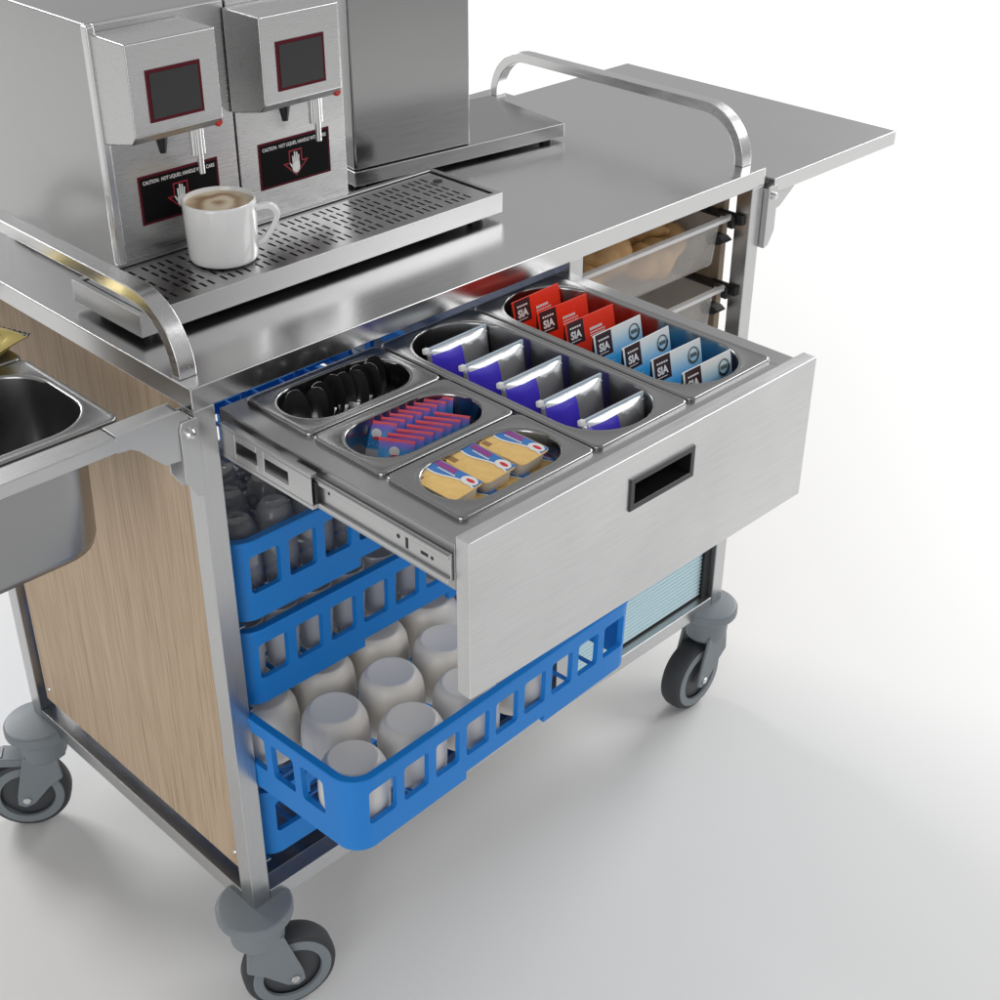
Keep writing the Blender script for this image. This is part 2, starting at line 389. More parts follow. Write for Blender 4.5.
# castors
def castor(cx, cy, ax, trail, brake):
    """ax = azimuth (deg) of the wheel axle"""
    a = math.radians(ax); u = Vector((math.cos(a), math.sin(a), 0)); t = Vector((-u.y, u.x, 0)) * trail
    zc = -966
    T = lambda p, q, r: (cx + t.x + u.x * p + (-u.y) * q, cy + t.y + u.y * p + u.x * q, zc + r)    # p along axle, q in wheel plane, r up
    hd = MB()
    hd.lathe([(48, 0), (53, -1.5), (55, -5), (55, -18), (51, -22), (42, -24), (40, -50), (39, -64), (33, -72)], (cx, cy, -822), 48, 'z', True, True)
    g = 1 if trail > 0 else -1
    for s in (-1, 1):
        Y = [T(s * 26, -g * (abs(trail) + 24), 88), T(s * 26, -g * (abs(trail) - 30), 90), T(s * 26, 14 * g, 10), T(s * 26, 16 * g, -10), T(s * 26, 4 * g, -17), T(s * 26, -12 * g, -10), T(s * 26, -g * (abs(trail) + 4), 22), T(s * 26, -g * (abs(trail) + 28), 40)]
        Y2 = [T(s * 32, *q) for q in [(-g * (abs(trail) + 24), 88), (-g * (abs(trail) - 30), 90), (14 * g, 10), (16 * g, -10), (4 * g, -17), (-12 * g, -10), (-g * (abs(trail) + 4), 22), (-g * (abs(trail) + 28), 40)]]
        hd.loft([Y, Y2], True, True)
    c = part(hd, 'castor', M['castor'], bevel=2)
    def ring(prof):
        L_ = []
        for r, h in prof: L_.append([T(h, r * math.cos(2 * PI * i / 56), r * math.sin(2 * PI * i / 56)) for i in range(56)])
        return L_
    part(MB().loft(ring([(56, -20), (60, -21), (66, -18), (69.5, -11), (70, 0), (69.5, 11), (66, 18), (60, 21), (56, 20)])), 'tyre', M['tyre'], c)
    part(MB().loft(ring([(44, -18), (45, -22.5), (58, -22.5), (60.5, -20), (60.5, 20), (58, 22.5), (45, 22.5), (44, 18)])), 'rim', M['castor'], c)
    part(MB().loft(ring([(.2, -17), (14, -19), (44.5, -14), (44.5, 14), (14, 19), (.2, 17)])), 'hub', M['hub'], c)
    for sd in (-1, 1): part(MB().loft([[T(sd * h, q * math.cos(2 * PI * i / 6), q * math.sin(2 * PI * i / 6)) for i in range(6)] for q, h in ((.2, 36), (6, 36), (7, 35), (7, 31))]), 'axle_bolt', M['screw'], c)
    if brake:
        b = MB()
        pr = [(-6, 44), (30, 50), (66, 40), (70, 32), (62, 28), (40, 34), (0, 30)]
        for i in range(1):
            b.loft([[T(-20, g * q, r + 32) for q, r in pr], [T(20, g * q, r + 32) for q, r in pr]], True, True)
        bo = part(b, 'brake_pedal', M['castor'], c, bevel=3)
        rb = MB()
        for q in (30, 38, 46, 54): rb.loft([[T(-13, g * (q + e), 32 + 50.2 - (q - 30) * .27 + h) for e, h in ((0, -.5), (3, -1.2), (3, .8), (0, 1.5))], [T(13, g * (q + e), 32 + 50.2 - (q - 30) * .27 + h) for e, h in ((0, -.5), (3, -1.2), (3, .8), (0, 1.5))]], True, True)
        part(rb, 'grip_rib', M['castor'], c)
castor(1042, 9, 272, -38, False)
castor(-8, 583, 235, -36, True)
castor(8, 12, 250, 40, False)
castor(1050, 590, 262, -45, False)

# ---- drawer (part of the trolley), pulled out
DX0, DX1, DYF, DYB = 45.6, 635, -397, 17
deck = MB()
for a in ((DX0, 80, DYF + 20.5, DYB, -48, -46), (594, DX1 - 8, DYF + 20.5, DYB, -48, -46), (80, 594, DYF + 20.5, -350, -48, -46), (80, 594, 2, DYB, -48, -46),
          (DX0, DX0 + 2, DYF + 20.5, DYB, -104, -48), (DX1 - 10, DX1 - 8, DYF + 20.5, DYB, -104, -48), (DX0 + 2, DX1 - 10, DYB - 2, DYB, -104, -48)):
    deck.box(*a)
dr = part(deck, 'drawer', M['deck'], bevel=.8)
# front panel with an opening for the recessed grip
hx0, hx1, hz0, hz1 = 287, 399, -108, -67
fr = MB()
for (x0, x1, z0, z1) in ((DX0, hx0 + 4, -234, -38.5), (hx1 - 4, DX1, -234, -38.5), (hx0 + 4, hx1 - 4, hz1 - 4, -38.5), (hx0 + 4, hx1 - 4, -234, hz0 + 4)):
    pass
xs = [DX0, hx0 + 4, hx1 - 4, DX1]; zs = [-234, hz0 + 4, hz1 - 4, -38.5]
vs = [(x, y, z) for y in (DYF, DYF + 20) for z in zs for x in xs]; fs = []
for k in range(3):
    for i in range(3):
        if i == 1 and k == 1: continue
        q = [k * 4 + i, k * 4 + i + 1, k * 4 + i + 5, k * 4 + i + 4]; fs.append(tuple(q)); fs.append(tuple(16 + j for j in q[::-1]))
ring_o = [0, 1, 2, 3, 7, 11, 15, 14, 13, 12, 8, 4]; ring_i = [5, 6, 10, 9]
for R_ in (ring_o, ring_i):
    for i in range(len(R_)): a, b = R_[i], R_[(i + 1) % len(R_)]; fs.append((a, b, 16 + b, 16 + a))
part(fr.add(vs, fs), 'drawer_front', M['front'], dr, bevel=1.5, seg=3)
g = MB()
o_ = [(hx0, hz0), (hx1, hz0), (hx1, hz1), (hx0, hz1)]; i_ = [(hx0 + 7, hz0 + 7), (hx1 - 7, hz0 + 7), (hx1 - 7, hz1 - 7), (hx0 + 7, hz1 - 7)]
g.loft([[(x, DYF + .4, z) for x, z in o_], [(x, DYF - 2.6, z) for x, z in o_], [(x, DYF - 2.6, z) for x, z in i_], [(x + (3 if x < 340 else -3), DYF + 30, z + (10 if z < -90 else 0)) for x, z in i_]], False, True)
part(g, 'recessed_grip', M['blackgloss'], dr, bevel=.8)
# telescopic slide on both sides: fixed outer channel and sliding inner rail
def slide(sx):
    X = (lambda d: DX0 - d) if sx < 0 else (lambda d: DX1 - 8 + d)
    def bx(mb, d0, d1, y0, y1, z0, z1): mb.box(min(X(d0), X(d1)), max(X(d0), X(d1)), y0, y1, z0, z1)
    o = MB(); yb = 0
    # outer channel web with two slots
    web = [(-165, -124), (-81, -67), (-27, yb)]
    for y0, y1 in web: bx(o, 11, 13, y0, y1, -92, -58)
    for y0, y1 in ((-124, -81), (-67, -27)):
        bx(o, 11, 13, y0, y1, -92, -83); bx(o, 11, 13, y0, y1, -67, -58)
    bx(o, 4, 13, -165, yb, -57.8, -53); bx(o, 4, 13, -165, yb, -98, -92.2)
    part(o, 'slide_channel', M['slide'], dr, bevel=1)
    i = MB()
    bx(i, .5, 4, -374, -120, -94, -60); bx(i, 4, 8, -374, -120, -66, -60.2); bx(i, 4, 8, -374, -120, -93.8, -88)
    part(i, 'slide_rail', M['slide'], dr, bevel=1)
    st = MB(); bx(st, 3, 10, -170, -160, -90, -62); part(st, 'slide_bumper', M['black'], dr, bevel=1)
    h = MB()
    for y, z, r in ((-296, -74, 2.6), (-347, -77, 2.2), (-184, -72, 1.8)):
        h.lathe([(.1, X(4.25)), (r, X(4.25)), (r, X(3.6))], (0, y, z), 14, 'x')
    h.box(min(X(4.2), X(3.8)), max(X(4.2), X(3.8)), -311, -307, -83, -70); h.box(min(X(4.2), X(3.8)), max(X(4.2), X(3.8)), -341, -330, -79, -75)
    part(h, 'slide_hole', M['dark'], dr)
slide(-1); slide(1)

# ------------------------------------------------------------------ gastronorm pans
def pan(name, label, cx, cy, w, h, ow, oh, orad, depth, z, mat, group, ocx=0, ocy=0):
    t = thing(name, label, 'food pan', (cx, cy, z), 0, group)
    R_ = 9
    lp = [rrect(0, 0, w - 1, h - 1, R_, -7), rrect(0, 0, w, h, R_, -5.5), rrect(0, 0, w, h, R_, -2), rrect(0, 0, w - 1.4, h - 1.4, R_, -.5), rrect(0, 0, w - 4, h - 4, R_, 0)]
    lp += [rrect(0, 0, w - 10, h - 10, R_, -.9), rrect(ocx, ocy, ow + 10, oh + 10, orad + 5, -.9), rrect(ocx, ocy, ow + 4, oh + 4, orad + 2, -.2), rrect(ocx, ocy, ow + 1, oh + 1, orad, -1), rrect(ocx, ocy, ow, oh, orad, -4)]
    lp += [rrect(ocx, ocy, ow - 4, oh - 4, orad, -depth * .5), rrect(ocx, ocy, ow - 8, oh - 8, orad, -depth + 14), rrect(ocx, ocy, ow - 14, oh - 14, orad - 3, -depth + 4), rrect(ocx, ocy, ow - 26, oh - 26, orad - 8, -depth)]
    bd = MB(); bd.loft(lp, False, True)
    bd.build('pan_body', mat, t, solid=1.2, smooth=50, fix=False)
    return t
PG = 'steel pans in the drawer'
PZ = -41
X1, Y1, W1, W2, PD = 73, -358, 205, 161.5, 368
h3 = PD / 3
pan('food_pan', 'small steel pan holding black plastic spoons, at the back left of the drawer', X1 + W1 / 2, Y1 + h3 * 2.5, W1 - 3, h3 - 3, 173, 89, 44, 86, PZ, M['pan'], PG)
pan('food_pan', 'small steel pan holding red and blue sugar sachets, middle of the left column', X1 + W1 / 2, Y1 + h3 * 1.5, W1 - 3, h3 - 3, 173, 89, 44, 86, PZ, M['pan'], PG)
pan('food_pan', 'small steel pan holding yellow portion tubs, at the front left of the drawer', X1 + W1 / 2, Y1 + h3 * .5, W1 - 3, h3 - 3, 173, 89, 44, 86, PZ, M['pan'], PG)
pan('food_pan', 'long steel pan holding violet and clear pouches, in the middle of the drawer', X1 + W1 + W2 / 2, Y1 + PD / 2, W2 - 3, PD - 3, 131, 346, 64, 98, PZ, M['pan'], PG)
pan('food_pan', 'long steel pan holding red and blue card packets, at the right of the drawer', X1 + W1 + W2 * 1.5, Y1 + PD / 2, W2 - 3, PD - 3, 131, 346, 64, 98, PZ, M['pan'], PG)
WG = 'steel pans in the left side frame'
pan('food_pan', 'deep empty steel pan with a dark opening in the left side frame', -262, 128, 372, 204, 346, 172, 60, 170, -15, M['panwing'], WG, 0, 0)
pan('food_pan', 'steel pan under gold foil bags in the left side frame', -262, 336, 372, 204, 346, 172, 60, 170, -15, M['panwing'], WG, 0, 0)

# ------------------------------------------------------------------ gold foil bags on the side pan
def gold_bag(loc, rot, label, first=None):
    if first: return dup(first, loc, rot, label)
    t = thing('foil_bag', label, 'bag', loc, 0, 'gold foil bags on the left side pan'); t.rotation_euler = rot
    nu, nv = 20, 14; top = []; 
    def P(u, v, s):
        x = (u - .5) * 120; y = (v - .5) * 80
        e = max(0, 1 - abs(2 * u - 1) ** 3) ** .8 * max(0, 1 - abs(2 * v - 1) ** 4) ** .8
        wr = 2.2 * math.sin(9 * u + 5 * v) * e + (1.2 * math.sin(v * 60) if abs(2 * u - 1) > .9 else 0)
        return (x, y * (1 - .06 * math.sin(PI * u)), s * (14 * e + .6) + wr + 15)
    for s in (1, -1):
        vs = [P(i / nu, j / nv, s) for i in range(nu + 1) for j in range(nv + 1)]
        top.append((vs, [(i * (nv + 1) + j, (i + 1) * (nv + 1) + j, (i + 1) * (nv + 1) + j + 1, i * (nv + 1) + j + 1) for i in range(nu) for j in range(nv)]))
    b = MB()
    for v, f in top: b.add(v, f)
    o = b.build('bag_body', M['gold'], t, smooth=60)
    c = MB()
    for k in range(24):
        y = -40 + k * 80 / 24
        c.add([(58, y, 14.0), (58, y + 80 / 24, 14.0), (64 + 2 * (k % 2), y + 80 / 24, 15.5 + (k % 2)), (64 + 2 * (1 - k % 2), y, 15.5 + (1 - k % 2))], [(0, 1, 2, 3)])
    c.build('crimped_end', M['black'], t, solid=.8)
    return t
gb = gold_bag((-122, 268, -10), (.16, .12, math.radians(35)), 'gold foil snack bag with dark crimped end, lying nearest the empty pan')
for x, y, z, rx, ry, rz, lab in ((-165, 345, -6, .1, -.2, 70, 'gold foil snack bag lying second from the empty pan'), (-110, 415, -8, -.15, .1, 20, 'unseen gold foil bag added for its reflection, farthest back along the side panel'),
                                 (-235, 280, -12, .2, .1, 110, 'unseen gold foil bag added for its reflection, away from the trolley, front'), (-255, 390, -8, -.1, .15, -30, 'unseen gold foil bag added for its reflection, away from the trolley, back')):  # the unseen farther bags are added to reflect gold in the handle bar
    gold_bag((x, y, z), (rx, ry, math.radians(rz)), lab, gb)

# ------------------------------------------------------------------ black spoons
def make_spoon(label, loc, rot, group):
    t = thing('spoon', label, 'spoon', loc, 0, group); t.rotation_euler = rot
    b = MB(); Ls = []
    N = 30
    for k in range(N + 1):
        s = k / N; z = s * 72
        if z < 16: w = 3.6 + max(0, (z - 6) / 10) * 1.6; d = 1.8; c = 0
        else:
            q = (z - 16) / 56; w = 4.6 + 12.2 * math.sin(min(1, q ** .85 * 1.01) * PI) ** .6 if 0 < q < 1 else 4.6
            if q >= 1: w = 2.5
            d = 1.2; c = 6.5 * math.sin(PI * min(1, q)) ** .8
        ring = []
        for i in range(9):
            u = -1 + 2 * i / 8; ring.append((w * u, c * (1 - u * u) - d, z))
        for i in range(8, -1, -1):
            u = -1 + 2 * i / 8; ring.append((w * u * .98, c * (1 - u * u) + d * (1.6 if abs(u) < .3 and z < 16 else 1), z))
        Ls.append(ring)
    b.loft(Ls, True, True).build('spoon_body', M['spoon'], t, smooth=50)
    n = MB(); T = lambda u, v: (u, -2.6, v)
    n.add([(-7, -2.6, 33), (7, -2.6, 33), (3.4, -3.2, 22), (0, -3.4, 14), (-3.4, -3.2, 22)], [(0, 1, 2, 3, 4)])
    n.build('spoon_neck_glint', M['glint'], t, solid=.8)  # light patch shaped as a glint, not a part of the spoon
    return t
sg = 'black spoons standing in the back left pan'
sp0 = None; SPN = [(116, -40, 4), (132, -44, -8), (147, -46, 8), (166, -38, -6), (181, -43, 10), (194, -46, -4), (207, -44, 6), (220, -42, -8), (237, -36, 12)]
ordn = ['first', 'second', 'third', 'fourth', 'fifth', 'sixth', 'seventh', 'eighth', 'ninth', 'tenth']
for k, (x, y, a) in enumerate(SPN):
    lab = 'black plastic spoon standing bowl up in the pan, %s from the left' % ordn[k]
    loc = (x - 8, y - 2, -101); rot = (math.radians(-10 - (k * 37 % 7)), math.radians(3 + (k * 5 % 7)), math.radians(-38 + a * 2))
    if sp0 is None: sp0 = make_spoon(lab, loc, rot, sg)
    else: dup(sp0, loc, rot, lab)

# ------------------------------------------------------------------ sugar sachets
def make_sachet(label, loc, rot, group):
    t = thing('sugar_sachet', label, 'sachet', loc, 0, group); t.rotation_euler = rot
    w, h = 42, 64; b = MB(); nu, nv = 10, 12; 
    for s in (1, -1):
        vs = []
        for i in range(nu + 1):
            for j in range(nv + 1):
                u = i / nu; v = j / nv
                e = (max(0, 1 - abs(2 * u - 1) ** 2.5) * max(0, 1 - abs(2 * v - 1) ** 2.5)) ** .7
                vs.append(((u - .5) * w, s * (4.2 * e + .25) + .6 * math.sin(7 * u) , v * h))
        b.add(vs, [(i * (nv + 1) + j, (i + 1) * (nv + 1) + j, (i + 1) * (nv + 1) + j + 1, i * (nv + 1) + j + 1) for i in range(nu) for j in range(nv)])
    b.build('sachet_body', M['sachet'], t, smooth=60)
    e = MB(); e.loft([[(-w / 2, -.8, h - .6), (w / 2, -.6, h - .6), (w / 2, .8, h - .6), (-w / 2, .8, h - .6)], [(-w / 2 - .4, -.7, h + 3.2), (w / 2 + .4, -.4, h + 2.4), (w / 2 + .4, .6, h + 2.4), (-w / 2 - .4, .6, h + 3.2)]], True, True)
    e.build('crimped_edge', M['sachetred'], t)
    n = MB(); T = lambda u, v: (u, -4.7, v); disc(n, T, -1, 53.5, 6.2, 5.6)
    n.build('white_roundel', M['white'], t)
    n = MB(); T = lambda u, v: (u, -5.5, v); disc(n, T, 0, 48, 5.2, 1.9); disc(n, T, 4.5, 46.5, 3, 1.3)
    n.build('red_print', M['redink'], t)
    n = MB(); T = lambda u, v: (u, -4.6, v)
    for i in range(9): disc(n, T, -18 + i * 4.4, 40 + (i % 2) * 1.5, .9, .9, 8)
    n.build('white_dots', M['pale'], t)
    return t
gs = 'sugar sachets in the small pan'; s0 = None
for c in range(2):
    for k in range(8 if c == 0 else 7):
        x = 131 + k * 12.6 if c == 0 else 128 + k * 14; y = -149 if c == 0 else -186
        loc = (x + (8 if c == 0 else -1), y + (3 if c == 0 else -4), PZ - 70 + (0 if c else 1)); rot = (math.radians(-18), 0, math.radians(-58 + (k % 3) * 1.5))
        lab = 'red edged blue sugar sachet, %s from the left in the %s row' % (ordn[k], 'rear' if c == 0 else 'front')
        if s0 is None: s0 = make_sachet(lab, loc, rot, gs)
        else: dup(s0, loc, rot, lab)

# ------------------------------------------------------------------ yellow portion tubs
def make_tub(label, loc, rot, group):
    t = thing('portion_tub', label, 'tub', loc, 0, group); t.rotation_euler = rot
    w, h = 46, 66
    b = MB(); b.loft([rrect(0, 0, w - 12, h - 12, 6, 0, 5), rrect(0, 0, w - 9, h - 9, 7, 1.5, 5), rrect(0, 0, w - 5, h - 5, 8, 17, 5), rrect(0, 0, w, h, 7, 18, 5), rrect(0, 0, w, h, 7, 19, 5)], True, True)
    b.build('tub_body', M['tub'], t, smooth=40)
    y = MB(); y.loft([rrect(0, 0, w + 1, h + 1, 7, 19.1, 5), rrect(0, 0, w + 1, h + 1, 7, 19.8, 5)], True, True)
    y.build('foil_lid', M['yellow'], t)
    n = MB(); pts = [(5.5 + 4.5 * math.sin(k * .42 + .4), -32 + 64 * k / 12, 20.0) for k in range(13)] ; pts2 = [(22.6, p[1], 20.0) for p in pts]
    n.add(pts + pts2, [(i, 13 + i, 14 + i, 1 + i) for i in range(12)]); bl = n.build('blue_band', M['lidblue'], t)
    n = MB(); q = [(p[0] - 1.6, p[1], 20.1) for p in pts]; q2 = [(p[0] + 1.0, p[1], 20.1) for p in pts]
    n.add(q + q2, [(i, 13 + i, 14 + i, 1 + i) for i in range(12)]); disc(n, lambda u, v: (u, v, 20.2), 14.5, -20, 7.6, 10.5); 
    for i in range(8): n.add([(9.6, -2 + i * 3.2, 20.15), (12, -2 + i * 3.2, 20.15), (12, .2 + i * 3.2, 20.15), (9.6, .2 + i * 3.2, 20.15)], [(0, 1, 2, 3)])
    n.build('white_print', M['white'], t)
    n = MB()
    for i in range(7):
        y0 = 1 + i * 4.2; n.add([(13.2, y0, 20.25), (21, y0 + 1.2, 20.25), (21, y0 + 4.4, 20.25), (13.2, y0 + 3.2, 20.25)], [(0, 1, 2, 3)])
    n.build('magenta_print', M['magenta'], t)
    n = MB(); disc(n, lambda u, v: (u, v, 20.3), 15, -21, 2.6, 6); n.build('red_print', M['redink'], t)
    n = MB()
    n.add([(-19, 20, 20.05), (-12, 20, 20.05), (-12, 31, 20.05), (-19, 31, 20.05)], [(0, 1, 2, 3)])
    n.build('small_print', plain('brown ink', (.36, .19, .07), .5), t)
    return t
gt = 'yellow portion tubs in the front left pan'; t0 = None
for lay in range(2):
    for k in range(3):
        loc = (122 + k * 50.5 + (23 if lay == 0 else 0), -283 - (24 if lay == 0 else 0), PZ - 45 + lay * 21); rot = (math.radians(2 if lay else -2), math.radians([-3, -4, -2][k]), math.radians([3, 0, 4][k]))
        lab = 'yellow lidded portion tub, %s of the %s layer' % (['leftmost', 'middle one', 'rightmost'][k], ['lower', 'upper'][lay])
        if t0 is None: t0 = make_tub(lab, loc, rot, gt)
        else: dup(t0, loc, rot, lab)

# ------------------------------------------------------------------ violet zip pouches
def make_pouch(label, loc, rot, group):
    t = thing('zip_pouch', label, 'pouch', loc, 0, group); t.rotation_euler = rot
    w, h = 106, 84; nu, nv = 44, 34; b = MB()
    def P(i, j, s):
        u = i / nu; v = j / nv
        e = (max(0, 1 - abs(2 * u - 1) ** 3) * (1 - v ** 8)) ** .75
        return ((u - .5) * w, s * (11 * e * (.85 + .12 * v) + .3) + .9 * math.sin(8 * u + 4 * v) * e, v * h)
    for s in (1, -1):
        vs = [P(i, j, s) for i in range(nu + 1) for j in range(nv + 1)]
        for i in range(nu):
            for j in range(nv):
                u = (i + .5) / nu; v = (j + .5) / nv
                b.cur = 1 if (u > .05 and u < .49 and v < .93 - .05 * u) else (2 if v > .91 - .34 * max(0, u - .55) * (1 + .7 * math.sin(u * 23)) else 0)
                q = [vs[a * (nv + 1) + c] for a, c in ((i, j), (i + 1, j), (i + 1, j + 1), (i, j + 1))]
                b.add(q, [(0, 1, 2, 3)])
    o = b.build('pouch_body', [M['foilpouch'], M['purple'], M['foil']], t, smooth=180, fix=False)
    bm = bmesh.new(); bm.from_mesh(o.data); bmesh.ops.remove_doubles(bm, verts=bm.verts, dist=1e-6); bmesh.ops.recalc_face_normals(bm, faces=bm.faces); bm.to_mesh(o.data); bm.free()
    o.data.polygons.foreach_set('use_smooth', [True] * len(o.data.polygons))
    z = MB(); z.box(-w / 2 + 1, w / 2 - .5, -1.6, 1.6, h - 3, h + 2.2); z.box(-w / 2 + 6, w / 2 - 2, -3.4, 3, h - 7.6, h - 5.8)
    z.build('zip_strip', M['zipm'], t, bevel=.6)
    z = MB(); z.box(-w / 2 - 4.5, -w / 2 + 3.5, -3.2, 3.2, h - 4, h + 3.5); z.build('zip_slider', M['white'], t, bevel=1.4)
    n = MB()
    for k in range(12):
        a0, a1 = PI * .5 + k * PI / 24, PI * .5 + (k + 1) * PI / 24
        pass
    return t
gp = 'violet zip pouches in the long pan'; p0 = None
for k in range(5):
    loc = (364, -46 - k * 65 - 11, PZ - 84); rot = (math.radians(-9), 0, math.radians(1.5 - k * .4))
    lab = 'violet and clear zip pouch standing in the pan, %s from the back' % ordn[k]
    if p0 is None: p0 = make_pouch(lab, loc, rot, gp)
    else: dup(p0, loc, rot, lab)

# ------------------------------------------------------------------ card packets
def make_card(label, loc, rot, group, body, isred):
    t = thing('card_packet', label, 'packet', loc, 0, group); t.rotation_euler = rot
    w, h = 92, 84
    b = MB(); b.prism([(-4, 0), (12, 0), (1.2, h), (-.6, h)], 'x', -w / 2, w / 2)
    o = b.build('card_body', body, t, bevel=.4)
    slope = 3.4 / h
    T = lambda u, v, d=.3: (u - w / 2, -4 + slope * v - d, v)
    n = MB(); n.add([T(3, h - 31), T(33, h - 31), T(33, h - .5), T(3, h - .5)], [(0, 1, 2, 3)])
    lp = n.build('logo_panel', M['maroon'], t)
    sd = MB(); sd.add([(-w / 2 - .4, -4.2, 0), (-w / 2 - .4, 12.2, 0), (-w / 2 - .4, 1, h - 2), (-w / 2 - .4, -.5, h - 2)], [(0, 1, 2, 3)])
    sd.build('gusset', M['black'], t)
    n = MB(); put_text(n, 'SIA', 14, lambda u, v: T(7.5 + u, h - 23 + v, .7), 20, .55)
    for i in range(5): n.add([T(7.5 + i * 4.2, h - 9.6, .7), T(10.6 + i * 4.2, h - 9.6, .7), T(10.6 + i * 4.2, h - 7.4, .7), T(7.5 + i * 4.2, h - 7.4, .7)], [(0, 1, 2, 3)])
    n.add([T(7.5, h - 27, .7), T(25, h - 27, .7), T(25, h - 26, .7), T(7.5, h - 26, .7)], [(0, 1, 2, 3)])
    n.build('lettering', M['white'], t)
    n = MB()
    if isred:
        for i in range(6): n.add([T(43 + i * 4, h - 21, .7), T(46.2 + i * 4, h - 21, .7), T(46.2 + i * 4, h - 17.6, .7), T(43 + i * 4, h - 17.6, .7)], [(0, 1, 2, 3)])
        for q in (25, 28.6):
            for i in range(9): n.add([T(43 + i * 3.2, h - q, .7), T(45.4 + i * 3.2, h - q, .7), T(45.4 + i * 3.2, h - q + 1.7, .7), T(43 + i * 3.2, h - q + 1.7, .7)], [(0, 1, 2, 3)])
        n.build('small_print', M['white'], t)
    else:
        T2 = lambda u, v: T(u, v, .7)
        ringflat(n, T2, 76, h - 17, 8.6, 10.4)
        for i in range(14):
            a = PI * 1.05 + i * 2.6 / 13 * 1.0 + .25; disc(n, T2, 76 + 9.6 * math.cos(a * 1.0 + .1), h - 17 + 9.6 * math.sin(a + .1), 1.9, 1.9, 8)
        n.add([T2(70, h - 19.5), T2(82, h - 19.5), T2(82, h - 14.5), T2(70, h - 14.5)], [(0, 1, 2, 3)])
        n.build('stamp', M['ink'], t)
        n = MB()
        for i in range(9): n.add([T(5 + i * 3.4, h - 42, .5), T(7.6 + i * 3.4, h - 42, .5), T(7.6 + i * 3.4, h - 40, .5), T(5 + i * 3.4, h - 40, .5)], [(0, 1, 2, 3)])
        n.build('small_print', M['pale'], t)
    return t
r0 = b0 = None
for k in range(7):
    loc = (519, -46 - k * 47.6, PZ - 74); rot = (math.radians(-10), 0, math.radians(2 - (k * 7 % 4)))
    if k < 3:
        lab = 'red card packet with SIA on a black square, %s from the back' % ordn[k]
        if r0 is None: r0 = make_card(lab, loc, rot, 'red card packets in the long pan', M['red'], True)
        else: dup(r0, loc, rot, lab)
    else:
        lab = 'pale blue card packet with SIA and round stamp, %s behind the drawer front' % ['fourth', 'third', 'second', 'first'][k - 3]
        if b0 is None: b0 = make_card(lab, loc, rot, 'blue card packets in the long pan', M['bluecard'], False)
        else: dup(b0, loc, rot, lab)

